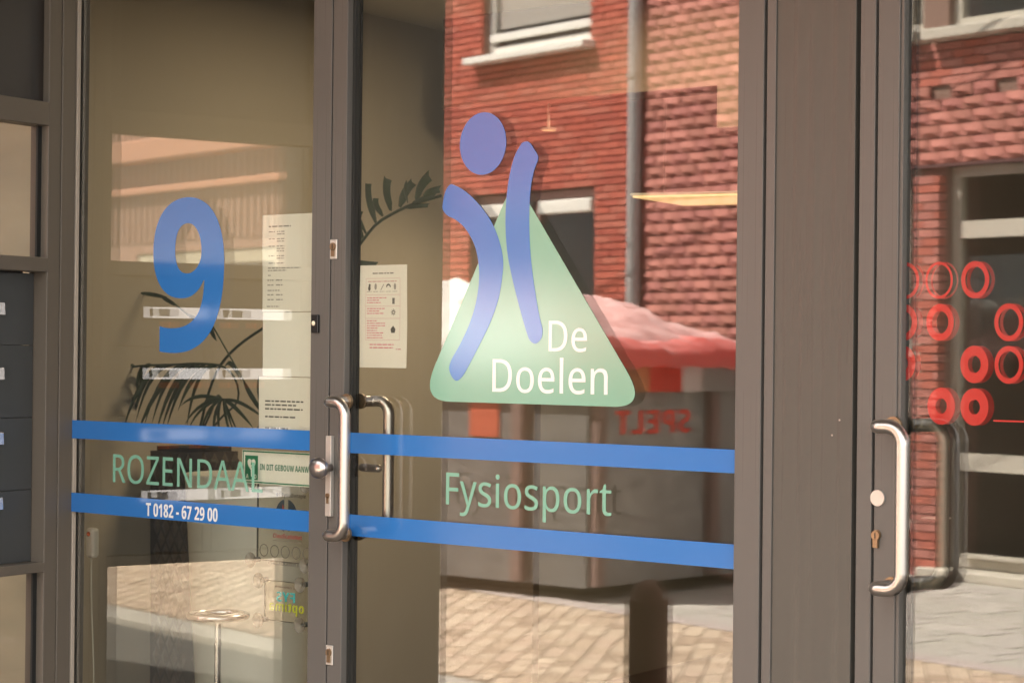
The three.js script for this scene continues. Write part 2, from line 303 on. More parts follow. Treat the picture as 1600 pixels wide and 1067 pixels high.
paper('aed_sign', 'green and white AED sign reading IN DIT GEBOUW AANWEZIG behind the ROZENDAAL lettering', 'sign', -3.9895, -3.68, 1.2385, 1.316, sheet(0.3095, 0.0775, (k, w, h) => {
  k.fillStyle = '#f2f1e6'; k.fillRect(0, 0, w, h); k.strokeStyle = '#0d7a50'; k.lineWidth = 4; k.strokeRect(5, 5, w - 10, h - 10);
  k.fillStyle = '#0d7a50'; k.fillRect(14, h * 0.17, 62, h * 0.72); k.fillStyle = '#f2f1e6';
  k.beginPath(); k.moveTo(45, h * 0.62); k.bezierCurveTo(14, h * 0.42, 26, h * 0.18, 45, h * 0.31); k.bezierCurveTo(64, h * 0.18, 76, h * 0.42, 45, h * 0.62); k.fill(); k.fillRect(42, h * 0.55, 6, h * 0.25);
  k.fillStyle = '#0d7a50'; k.beginPath(); k.moveTo(47, h * 0.28); k.lineTo(41, h * 0.45); k.lineTo(46, h * 0.45); k.lineTo(43, h * 0.58); k.lineTo(51, h * 0.41); k.lineTo(46, h * 0.41); k.fill();
  k.fillStyle = '#f2f1e6'; k.font = 'bold 19px sans-serif'; k.fillText('A', 19, h * 0.85); k.fillText('D', 57, h * 0.85);
  k.fillStyle = '#0d5f42'; k.font = 'bold 25px sans-serif'; k.save(); k.translate(86, h * 0.58); k.scale(0.83, 1.1); k.fillText('IN DIT GEBOUW AANWEZIG', 0, 0); k.restore();
}), 0.0004);
paper('notice', 'white leaflet with pink text and small black icons taped beside the triangle logo', 'paper notice', -3.6085, -3.4637, 1.5105, 1.735, sheet(0.1448, 0.2245, (k, w, h) => {
  k.fillStyle = '#55504c'; k.font = 'bold 9px sans-serif'; k.textAlign = 'center'; dashes(k, w * 0.26, h * 0.075, w * 0.45, 5, '#6a6560');
  k.strokeStyle = '#d9a9a9'; k.lineWidth = 1; k.strokeRect(w * 0.13, h * 0.13, w * 0.72, h * 0.6); for (const y of [.29, .4, .52]) { k.beginPath(); k.moveTo(w * 0.13, h * y); k.lineTo(w * 0.85, h * y); k.stroke(); }
  dashes(k, w * 0.17, h * 0.155, w * 0.62, 4, '#c98c8c');
  k.fillStyle = '#3b3836'; [.2, .33, .47, .6, .74].forEach((x, i) => { k.beginPath(); if (i === 2) { k.save(); k.translate(w * x, h * 0.215); k.rotate(0.6); k.fillRect(-1.5, -11, 3, 22); k.restore(); } else if (i === 3) { k.arc(w * x, h * 0.215, 8, Math.PI, 0); k.lineWidth = 4; k.strokeStyle = '#3b3836'; k.stroke(); } else { k.ellipse(w * x, h * (i ? 0.21 : 0.225), 5, i ? 10 : 8, 0, 0, 7); k.fill(); if (!i) { k.beginPath(); k.arc(w * x + 1, h * 0.195, 4, 0, 7); k.fill(); } } dashes(k, w * (x - 0.05), h * 0.255, w * 0.1, 3, '#9a9690'); });
  const blocks = [[.315, 3], [.42, 3], [.54, 8]]; for (const [y, n] of blocks) for (let i = 0; i < n; i++) dashes(k, w * 0.16, h * (y + i * 0.0235), w * rr(0.2, 0.4), 4, '#d86a80');
  k.strokeStyle = '#3b3836'; k.lineWidth = 2; k.strokeRect(w * 0.69, h * 0.325, 3, 16); k.strokeRect(w * 0.715, h * 0.325, 3, 16);
  for (let i = 0; i < 8; i++) { const a = i * Math.PI / 4; k.beginPath(); k.moveTo(w * 0.71 + 5 * Math.cos(a), h * 0.46 + 5 * Math.sin(a)); k.lineTo(w * 0.71 + 10 * Math.cos(a), h * 0.46 + 10 * Math.sin(a)); k.stroke(); }
  k.beginPath(); k.arc(w * 0.71, h * 0.46, 4, 0, 7); k.stroke(); k.beginPath(); k.moveTo(w * 0.66, h * 0.625); k.lineTo(w * 0.71, h * 0.59); k.lineTo(w * 0.76, h * 0.625); k.lineTo(w * 0.745, h * 0.66); k.lineTo(w * 0.675, h * 0.66); k.closePath(); k.fillStyle = '#3b3836'; k.fill();
  dashes(k, w * 0.22, h * 0.77, w * 0.52, 5, '#d86a80'); dashes(k, w * 0.22, h * 0.8, w * 0.5, 5, '#d86a80'); dashes(k, w * 0.78, h * 0.815, w * 0.1, 4, '#c06a78');
}), 0.002, 0.0);

// ---------------------------------------------------------------- mailbox wall on the left of the recess (front is local -z, local x runs out to the street)
const WALL = -Math.PI / 2 + 12 * Math.PI / 180;
{
  const t = thing('mailbox_wall', 'dark metal partition with mailboxes between two glass panels left of the doors', 'mailbox wall', [XC, 0, 0], WALL);
  const f = (x0, x1, y0, y1, z0 = 0, z1 = 0.06) => rbox(x0, x1, y0, y1, z0, z1, 0.002);
  part('post', f(0.0, 0.0505, 0.15, 2.75), M.frameDark, t);
  part('post', f(0.0525, 0.098, 0.15, 2.75, 0.002), M.frameDark, t);
  part('post', f(0.69, 0.76, 0.15, 2.75), M.frameDark, t);
  const rail = (y0, y1) => part('rail', f(0.098, 0.69, y0, y1, 0.001), M.frameDark, t);
  rail(2.09, 2.148); rail(1.7315, 1.767); rail(0.997, 1.021); rail(0.15, 0.32); rail(2.64, 2.75);
  part('dark_panel', box(0.1, 0.69, 2.148, 2.64, 0.02, 0.04), std(C(0.03, 0.022, 0.018), 0.4), t);
  for (const [y0, y1] of [[1.767, 2.09], [0.32, 0.997]]) {
    part('glass_pane', plane(0.098, 0.69, y0, y1, 0.032), M.glassClear, t);
    part('glazing_bead', merge([box(0.098, 0.112, y0, y1, 0.024, 0.03), box(0.676, 0.69, y0, y1, 0.024, 0.03)]), M.gasket, t);
  }
  for (let c = 0; c < 2; c++) for (let r = 0; r < 4; r++) {
    const x0 = 0.1 + c * 0.294, y1 = 1.728 - r * 0.177 * 0.999, y0 = y1 - 0.1762, ys = 1.654 - r * 0.1567;
    const b = part('mailbox', rbox(x0, x0 + 0.29, y0, y1, c ? 0.042 : 0.0421, 0.08, 0.002), M.mailbox, t);
    const sx0 = c ? 0.424 : 0.21, sx1 = c ? 0.626 : 0.404;
    const sl = part('letter_slot', rbox(sx0, sx1, -0.015, 0.015, -0.003, 0.003, 0.001).rotateX(0.07).translate(0, ys - 0.015, 0.0375), M.slotWhite, b);
    part('name_plate', box(sx0 + 0.02, sx0 + 0.075, ys - 0.024, ys - 0.005, 0.0325, 0.035), std(C(0.6, 0.55, 0.5), 0.5), sl);
    for (const k of c ? [0.012, 0.09] : [0.05, 0.14]) if (rnd() > 0.2) part('sticker', box(sx0 + k, sx0 + k + 0.032, ys - 0.052, ys - 0.037, 0.0405, 0.0425), M.orange, b);
    if (r === 1 && c === 0) part('sticker', box(sx0 + 0.13, sx0 + 0.175, ys - 0.07, ys - 0.058, 0.0405, 0.0425), M.black, b);
  }
  part('back_panel', box(0.098, 0.69, 1.0, 1.75, 0.081, 0.09), M.mailbox, t);
}
// ---------------------------------------------------------------- two clear plastic plates held to the inside of the left leaf by suction cups
{
  const clear = phys({ color: C(0.9, 0.86, 0.76), roughness: 0, transmission: 1, thickness: 0, ior: 1.35 });
  const cupMat = phys({ color: C(0.5, 0.46, 0.42), roughness: 0.15, transmission: 0.7, thickness: 0 });
  const cupProf = [[0.0045, -0.03], [0.005, -0.022], [0.004, -0.014], [0.009, -0.009], [0.0175, -0.0025], [0.018, 0]].map((p) => new THREE.Vector2(...p));
  const ink = (r, g, b) => std(C(r, g, b), 0.6);
  const holder = (label, x0, x1, y0, y1, draw) => {
    const p = thing('sign_plate', label, 'sign', [0.0542, 0.004, -0.04]);
    part('plate', plane(x0, x1, y0, y1, 0), clear, p);
    part('plate_edge', merge([box(x0 - 0.001, x0 + 0.001, y0, y1, -0.002, 0.002), box(x0 + 0.001, x1, y0 - 0.001, y0 + 0.001, -0.002, 0.002), box(x0 + 0.001, x1, y1 - 0.001, y1 + 0.001, -0.002, 0.002)]), ink(0.1, 0.09, 0.07), p);
    for (const [x, y] of [[x0, y0], [x0, y1], [x1, y0], [x1, y1]]) {
      const c = part('suction_cup', new THREE.LatheGeometry(cupProf, 28).scale(1, 0.6, 1).rotateX(Math.PI / 2).translate(x, y, 0.022), cupMat, p);
      part('cup_peg', new THREE.CylinderGeometry(0.006, 0.006, 0.014, 16).rotateX(Math.PI / 2).translate(x, y, 0.001), ink(0.16, 0.17, 0.18), c);
    }
    draw(p);
  };
  const word = (str, font, x0, x1, y, h, mat, g, mirror) => part('lettering', mirror ? letters(str, font, 0, x1 - x0, 0, h, 0, 0.0005).rotateY(Math.PI).translate(x1, y, 0.002) : letters(str, font, x0, x1, y, h, 0.001, 0.0005), mat, g);
  holder('upper clear plate on suction cups with a dark split emblem and a row of rings', -4.0122, -3.83, 1.058, 1.238, (g) => {
    word('#1 Fysiotherapie', fontR, -3.95, -3.85, 1.207, 0.009, ink(0.07, 0.06, 0.06), g);
    for (const [a, b, m] of [[Math.PI * 0.56, Math.PI * 1.44, ink(0.03, 0.045, 0.06)], [-Math.PI * 0.44, Math.PI * 0.44, ink(0.03, 0.04, 0.05)]]) part('emblem', flat(Array.from({ length: 25 }, (_, j) => { const q = a + (b - a) * j / 24; return [-3.915 + 0.036 * Math.cos(q), 1.165 + 0.037 * Math.sin(q)]; }), 0.001), m, g);
    part('emblem', flat([[-3.934, 1.132], [-3.922, 1.13], [-3.922, 1.182], [-3.926, 1.19]], 0.0017), ink(0.5, 0.08, 0.02), g);
    word('ClaudicatioNet', fontB, -3.958, -3.862, 1.112, 0.01, ink(0.5, 0.06, 0.06), g);
    part('ruled_line', box(-3.958, -3.862, 1.105, 1.1064, 0.001, 0.0015), ink(0.3, 0.25, 0.2), g);
    for (let i = 0; i < 5; i++) part('ring_mark', new THREE.TorusGeometry(0.0135, 0.0009, 6, 32).translate(-3.989 + i * 0.036, 1.081, 0.001), ink(0.18, 0.15, 0.12), g);
    word('www.claudicationet.nl', fontR, -3.975, -3.868, 1.05, 0.0075, ink(0.12, 0.1, 0.09), g);
  });
  holder('lower clear plate on suction cups with mirrored blue and lime lettering', -3.984, -3.845, 0.922, 1.013, (g) => {
    word('FYS', fontB, -3.944, -3.882, 0.967, 0.0225, ink(0.02, 0.42, 0.46), g, true);
    word('optima', fontB, -3.967, -3.852, 0.945, 0.0175, ink(0.42, 0.46, 0.01), g, true);
    word('het netwerk', fontR, -3.951, -3.866, 0.998, 0.006, ink(0.14, 0.06, 0.05), g, true);
  });
}
{ const w = struct('wall_pier', rbox(0.762, 1.11, 0, 2.75, -0.01, 0.3, 0.004), std(C(0.34, 0.3, 0.26), 0.8, 0, { map: speck })); w.position.set(XC, 0, 0); w.rotation.y = WALL; }

// ---------------------------------------------------------------- inside: planters, palm, ring stand, device, lamps
const leafMat = phys({ color: C(0.055, 0.085, 0.045), roughness: 0.5, transmission: 0.15, thickness: 0 });
function blade(a, b, w, sag = 0, cut = false, bend = 0.02) {     // one folded leaflet from a to b
  const n = 7, pos = [], idx = []; const d = b.clone().sub(a), L = d.length(); const side = V(-d.y, d.x, 0).normalize();
  for (let i = 0; i <= n; i++) {
    const t = i / n, c = a.clone().lerp(b, t); c.y += sag * 4 * t * (1 - t); c.z += bend * Math.sin(t * 2.4);
    const ww = w * (cut ? Math.min(1, 0.35 + 2.2 * t) : Math.sin(Math.PI * Math.min(1, 0.12 + t * 0.9)) ** 0.7) * 0.5 + 0.0004;
    const l = c.clone().addScaledVector(side, ww), r = c.clone().addScaledVector(side, -ww); l.z -= ww * 0.5; r.z -= ww * 0.5;
    if (cut && i === n) { l.addScaledVector(d, 0.03); r.addScaledVector(d, -0.05); c.addScaledVector(d, -0.02); }
    pos.push(...l.toArray(), ...c.toArray(), ...r.toArray());
    if (i) { const k = i * 3; idx.push(k - 3, k - 2, k, k - 2, k + 1, k, k - 2, k - 1, k + 1, k - 1, k + 2, k + 1); }
  }
  const g = new THREE.BufferGeometry(); g.setAttribute('position', new THREE.Float32BufferAttribute(pos, 3)); g.setAttribute('uv', new THREE.Float32BufferAttribute(pos.length / 3 * 2, 2)); g.setIndex(idx); g.computeVertexNormals(); return g;
}
const P3 = (p, z) => V(p[0], p[1], z);
{
  const t = thing('potted_palm', 'indoor palm with arching fronds in a tall dark woven planter', 'potted palm');
  const wx = -5.455, wz = -1.13;
  const pot = part('planter', new THREE.CylinderGeometry(0.135, 0.125, 1.05, 4, 1, false, Math.PI / 4).translate(wx, 0.705, wz), std(C(0.055, 0.04, 0.03), 0.7), t);
  const dia = []; // raised diamond weave on the faces that look to the door
  for (let f = 0; f < 2; f++) for (let r = 0; r < 26; r++) for (let c = 0; c < 4; c++) {
    const k = 0.0955 - (26 - r) * 0.00027; const u = (c - 1.5 + (r % 2) * 0.5) * 0.042; if (Math.abs(u) > k * 0.9) continue;
    const g = new THREE.OctahedronGeometry(0.5).scale(0.036, 0.058, 0.012); g.translate(u, 0.2 + r * 0.04, k); if (f) g.rotateY(Math.PI / 2); g.translate(wx, 0, wz); dia.push(g);
  }
  const dm = part('weave', merge(dia), std(C(0.1, 0.075, 0.055), 0.55), pot); dm.userData.kind = 'stuff';
  part('soil', new THREE.CylinderGeometry(0.115, 0.115, 0.02, 4, 1, false, Math.PI / 4).translate(wx, 1.2345, wz), std(C(0.02, 0.014, 0.01), 0.95), t);
  const base = V(wx, 1.235, wz);
  const stem = (pts, r = 0.004) => new THREE.TubeGeometry(new THREE.CatmullRomCurve3(pts), 40, r, 6);
  // frond that shows beside the logo
  const A = [[-4.75, 1.807], [-4.722, 1.834], [-4.678, 1.877], [-4.634, 1.911], [-4.574, 1.936], [-4.503, 1.958], [-4.386, 1.98]].map((p) => P3(p, -1.1));
  const fa = part('frond', stem([base, V(-5.3, 1.5, -1.1), V(-5.0, 1.66, -1.1), V(-4.85, 1.735, -1.1), ...A], 0.0045), leafMat, t);
  for (const [a, b, w] of [[[-4.678, 1.878], [-4.716, 2.001], .010], [[-4.642, 1.911], [-4.672, 2.027], .015], [[-4.615, 1.93], [-4.621, 1.981], .014], [[-4.585, 1.945], [-4.564, 2.036], .019], [[-4.549, 1.955], [-4.51, 2.026], .018], [[-4.517, 1.966], [-4.475, 2.019], .011], [[-4.487, 1.976], [-4.4, 2.037], .019], [[-4.455, 1.983], [-4.381, 1.998], .012], [[-4.498, 1.963], [-4.402, 1.979], .009], [[-4.525, 1.951], [-4.433, 1.955], .007], [[-4.69, 1.865], [-4.76, 1.985], .012], [[-4.7, 1.857], [-4.705, 1.95], .009], [[-4.9, 1.71], [-4.93, 1.83], .014], [[-4.86, 1.73], [-4.87, 1.86], .014], [[-4.95, 1.69], [-5.02, 1.77], .012], [[-4.75, 1.8], [-4.66, 1.79], .014]]) part('leaflet', blade(P3(a, -1.1), P3(b, -1.1 + rr(-0.04, 0.04)), w * 1.6, 0, true), leafMat, fa);
  // low arching frond with hanging leaflets
  const B = [[-5.119, 1.455], [-5.173, 1.493], [-5.275, 1.502], [-5.4, 1.498], [-5.585, 1.49], [-5.732, 1.469]].map((p) => P3(p, -1.0));
  const fb = part('frond', stem([base, V(-5.25, 1.34, -1.06), V(-5.13, 1.4, -1.02), ...B], 0.0035), leafMat, t);
  for (const [a, b] of [[[-5.585, 1.489], [-5.679, 1.399]], [[-5.535, 1.492], [-5.641, 1.325]], [[-5.47, 1.493], [-5.633, 1.3]], [[-5.414, 1.496], [-5.589, 1.31]], [[-5.372, 1.497], [-5.546, 1.3]], [[-5.33, 1.499], [-5.503, 1.31]], [[-5.289, 1.5], [-5.467, 1.3]], [[-5.261, 1.499], [-5.411, 1.3]], [[-5.234, 1.498], [-5.369, 1.3]], [[-5.207, 1.496], [-5.307, 1.361]], [[-5.173, 1.49], [-5.086, 1.447]], [[-5.44, 1.495], [-5.6, 1.29]], [[-5.35, 1.498], [-5.52, 1.28]], [[-5.31, 1.5], [-5.44, 1.29]], [[-5.5, 1.492], [-5.6, 1.36]]]) part('leaflet', blade(P3(a, -1.0), P3(b, -1.0 + rr(-0.06, 0.06)), rr(0.013, 0.02), rr(0.03, 0.05)), leafMat, fb);
  // fan of narrow leaflets close to the glass
  const fcN = V(-5.065, 1.4, -0.9); const fc = part('frond', stem([base, V(-5.25, 1.36, -1.02), V(-5.13, 1.41, -0.94), fcN], 0.0035), leafMat, t);
  for (const e of [[-5.23, 1.32], [-5.197, 1.365], [-5.17, 1.306], [-5.13, 1.293], [-5.09, 1.28], [-5.057, 1.281], [-5.024, 1.29], [-4.985, 1.3], [-4.94, 1.315], [-4.902, 1.338], [-5.204, 1.379], [-5.11, 1.27], [-5.0, 1.27]]) part('leaflet', blade(fcN.clone().add(V(rr(-0.01, 0.01), 0, 0)), P3(e, -0.9 + rr(-0.05, 0.03)), rr(0.009, 0.014), 0.018), leafMat, fc);
  // long stalk that leans behind the blue 9
  const D = [[-5.061, 1.349], [-5.135, 1.446], [-5.176, 1.494], [-5.266, 1.597], [-5.287, 1.62], [-5.391, 1.648], [-5.444, 1.675], [-5.502, 1.703], [-5.606, 1.716]].map((p) => P3(p, -1.05));
  const fd = part('frond', stem([base, V(-5.2, 1.29, -1.08), V(-5.09, 1.31, -1.06), ...D], 0.0028), leafMat, t);
  for (const [a, b, w] of [[[-5.3, 1.63], [-5.248, 1.57], .02], [[-5.5, 1.703], [-5.62, 1.718], .012], [[-5.46, 1.68], [-5.51, 1.708], .014], [[-5.4, 1.65], [-5.3, 1.62], .012], [[-5.06, 1.36], [-5.13, 1.46], .018], [[-5.05, 1.35], [-5.06, 1.47], .016]]) part('leaflet', blade(P3(a, -1.05), P3(b, -1.05), w, 0.004), leafMat, fd);
}
{
  const t = thing('planter_pot', 'tall smooth cream planter tapering to its foot beside the woven planter', 'planter');
  const prof = [[0.001, 0], [0.135, 0], [0.138, 0.008], [0.2, 1.03], [0.202, 1.04], [0.19, 1.04], [0.186, 1.0]].map((p) => new THREE.Vector2(...p));
  part('pot', new THREE.LatheGeometry(prof, 48).translate(-4.92, 0.15, -0.9), std(C(0.82, 0.78, 0.68), 0.5), t);
  part('soil', new THREE.CylinderGeometry(0.187, 0.187, 0.02, 40).translate(-4.92, 1.155, -0.9), std(C(0.03, 0.02, 0.015), 0.95), t);
}
{
  const t = thing('ring_stand', 'slim chrome stand with a round tube ring on top behind the left glass leaf', 'stand');
  const x = -4.617, z = -0.5, y = 0.84, ch = std(C(0.52, 0.53, 0.55), 0.16, 1);
  part('ring', new THREE.TorusGeometry(0.076, 0.009, 14, 48).rotateX(Math.PI / 2).translate(x, y, z), ch, t);
  part('spoke', merge([new THREE.CylinderGeometry(0.004, 0.004, 0.15, 8).rotateZ(Math.PI / 2).translate(x, y - 0.003, z), new THREE.CylinderGeometry(0.004, 0.004, 0.15, 8).rotateX(Math.PI / 2).translate(x, y - 0.003, z)]), ch, t);
  part('pole', new THREE.CylinderGeometry(0.0085, 0.0085, 0.66, 20).translate(x, 0.49, z), ch, t);
  part('collar', new THREE.CylinderGeometry(0.0105, 0.0105, 0.008, 20).translate(x, 0.765, z), ch, t);
  part('foot', new THREE.CylinderGeometry(0.11, 0.12, 0.016, 32).translate(x, 0.158, z), ch, t);
}
{
  const t = thing('pull_switch', 'small white pull-cord box with an orange light behind the left edge of the glass', 'switch');
  part('switch_box', rbox(-4.803, -4.769, 1.0, 1.078, -0.225, -0.2, 0.01, 3), std(C(0.7, 0.66, 0.58), 0.4), t);
  part('indicator', new THREE.SphereGeometry(0.006, 12, 8).translate(-4.786, 1.062, -0.2), M.orange, t);
  part('cord', tube([V(-4.79, 1.0, -0.213), V(-4.788, 0.9, -0.213), V(-4.775, 0.7, -0.213), V(-4.768, 0.4, -0.213), V(-4.77, 0.155, -0.213)], 0.0022, 30, 6), std(C(0.6, 0.58, 0.5), 0.5), t);
}
{
  const t = thing('room_divider', 'plain beige divider panel standing inside behind the Fysiosport lettering', 'divider');
  part('divider_panel', rbox(-4.75, -4.3786, 0.17, 1.405, -1.53, -1.5, 0.004), std(C(0.24, 0.165, 0.105), 0.8), t);
  for (const x of [-4.7, -4.43]) part('foot', rbox(x - 0.02, x + 0.02, 0.15, 0.17, -1.62, -1.41, 0.004), M.alu, t);
}
RectAreaLightUniformsLib.init();
{
  const t = thing('pendant_lamp', 'flat square lamp panel glowing warm yellow deep inside behind the logo door', 'lamp', [-4.9, 2.1, -3.08], 0.25);
  part('lamp_housing', rbox(-0.226, 0.226, 0.0035, 0.011, -0.241, 0.241, 0.002), std(C(0.5, 0.48, 0.42), 0.5), t);
  part('lamp_diffuser', box(-0.22, 0.22, -0.004, 0.003, -0.235, 0.235), std(C(0.8, 0.7, 0.5), 0.6, 0, { emissive: C(1, 0.66, 0.28), emissiveIntensity: 0.13 }), t);
  for (const x of [-0.2, 0.2]) part('suspension_cable', new THREE.CylinderGeometry(0.001, 0.001, 0.62, 6).translate(x, 0.34, 0), M.alu, t);
  const l = new THREE.RectAreaLight(C(1, 0.74, 0.44), 0.5, 0.43, 0.46); l.name = 'pendant_glow'; l.position.set(0, -0.02, 0); l.rotation.x = -Math.PI / 2; t.add(l);
}
const spots = [[-5.28, -2.6, 'small round spot hanging under the bulkhead, glowing above the figure in the glass']];
spots.forEach(([x, z, label]) => {
  const t = thing('downlight', label, 'lamp', [x, 2.335, z]);
  part('lamp_rim', new THREE.TorusGeometry(0.026, 0.004, 8, 28).rotateX(Math.PI / 2), M.alu, t);
  part('lamp_stem', new THREE.CylinderGeometry(0.006, 0.006, 0.088, 12).translate(0, 0.046, 0), M.alu, t);
  part('lamp_disc', new THREE.CylinderGeometry(0.024, 0.024, 0.006, 28).translate(0, -0.002, 0), std(C(0.8, 0.7, 0.5), 0.5, 0, { emissive: C(1, 0.66, 0.28), emissiveIntensity: 0.12 }), t);
  const l = new THREE.SpotLight(C(1, 0.78, 0.5), 0.2, 0, 1.25, 0.6); l.name = 'downlight_glow'; l.position.set(0, -0.03, 0); l.target.position.set(0, -2, 0); l.castShadow = true; t.add(l, l.target);
});

{
  const t = thing('added_ceiling_lamp', 'added square warm ceiling panel above the planters, out of view, lighting the lobby wall', 'lamp', [-4.5, 2.75, -1.85]);  // added light, unseen, to brighten the lobby wall evenly
  part('lamp_housing', rbox(-0.32, 0.32, -0.02, 0, -0.32, 0.32, 0.003), std(C(0.5, 0.48, 0.42), 0.5), t);
  part('lamp_diffuser', box(-0.3, 0.3, -0.024, -0.0195, -0.3, 0.3), std(C(0.8, 0.7, 0.5), 0.6, 0, { emissive: C(1, 0.66, 0.28), emissiveIntensity: 0.3 }), t);
  const l = new THREE.RectAreaLight(C(1, 0.8, 0.54), 3.4, 0.58, 0.58); l.name = 'added_ceiling_glow'; l.position.set(0, -0.04, 0); l.rotation.x = -Math.PI / 2; t.add(l);
}

// ================================================================= across the street (all of it seen mirrored in the glass)
const TH = 12 * Math.PI / 180, ORG = [-8.22, 0, 10.44];      // facade line: local x along it, front is local -z
const brickTints = [C(0.46, 0.105, 0.07), C(0.42, 0.1, 0.07), C(0.5, 0.125, 0.085), C(0.38, 0.085, 0.06), C(0.47, 0.14, 0.1)];
const roughTints = [C(0.44, 0.17, 0.14), C(0.4, 0.15, 0.13), C(0.5, 0.2, 0.165), C(0.38, 0.15, 0.12)];
const brickMats = brickTints.map((c) => std(c, 0.9)), roughMats = roughTints.map((c) => std(c, 0.92));
const mortar = std(C(0.24, 0.15, 0.12), 0.95);
const creamPaint = std(C(0.54, 0.5, 0.43), 0.5), whitePaint = std(C(0.8, 0.77, 0.72), 0.45);
const darkGlass = phys({ color: C(0.9, 0.9, 0.88), roughness: 0, transmission: 1, thickness: 0, ior: 1.6 });
function rockFace(v) {       // a rock-faced block 1 x 1 x 1, bulging to -z
  seed = 100 + v * 37; const g = new THREE.BoxGeometry(1, 1, 1, 4, 2, 1); const p = g.attributes.position;
  const h = {}; for (let i = 0; i < p.count; i++) { const x = p.getX(i), y = p.getY(i), z = p.getZ(i); if (z < 0) { const key = x.toFixed(2) + y.toFixed(2); const edge = Math.max(Math.abs(x) * 2, Math.abs(y) * 2) > 0.99; h[key] ??= edge ? rr(-0.08, 0.05) : rr(0.55, 1.0) - Math.abs(x) * 0.5; p.setZ(i, z - h[key] * 0.5); if (!edge) p.setY(i, y - 0.16 + rr(-0.08, 0.08)); } }
  g.computeVertexNormals(); return g.toNonIndexed();
}
const rocks = [0, 1, 2, 3].map((v) => { const g = rockFace(v); g.computeVertexNormals(); return g; });
const plainBrick = new THREE.BoxGeometry(1, 1, 1);
seed = 4242;
function lay(parent, list, limit, geos, mats, stuffName) {     // the first `limit` pieces are meshes of their own, the rest one mass
  const rest = [];
  list.forEach((b, i) => {
    const gi = Math.floor(rnd() * geos.length), mi = Math.floor(rnd() * mats.length);
    if (i < limit) { const m = part('brick', geos[gi], mats[mi], parent); m.position.set(b[0], b[1], b[2]); m.scale.set(b[3], b[4], b[5]); if (b[6]) m.rotation.y = b[6]; } else rest.push([b, gi, mi]);
  });
  if (!rest.length) return;
  const q = new THREE.Matrix4();
  geos.forEach((g, k) => { const mine = rest.filter((r) => r[1] === k); if (!mine.length) return;
    const im = shade(new THREE.InstancedMesh(g, std(0xffffff, 0.9), mine.length)); im.name = stuffName; im.userData.kind = 'stuff';
    mine.forEach((r, i) => { const b = r[0]; q.compose(V(b[0], b[1], b[2]), new THREE.Quaternion().setFromAxisAngle(V(0, 1, 0), b[6] || 0), V(b[3], b[4], b[5])); im.setMatrixAt(i, q); im.setColorAt(i, mats[r[2]].color); });
    parent.add(im); });
}
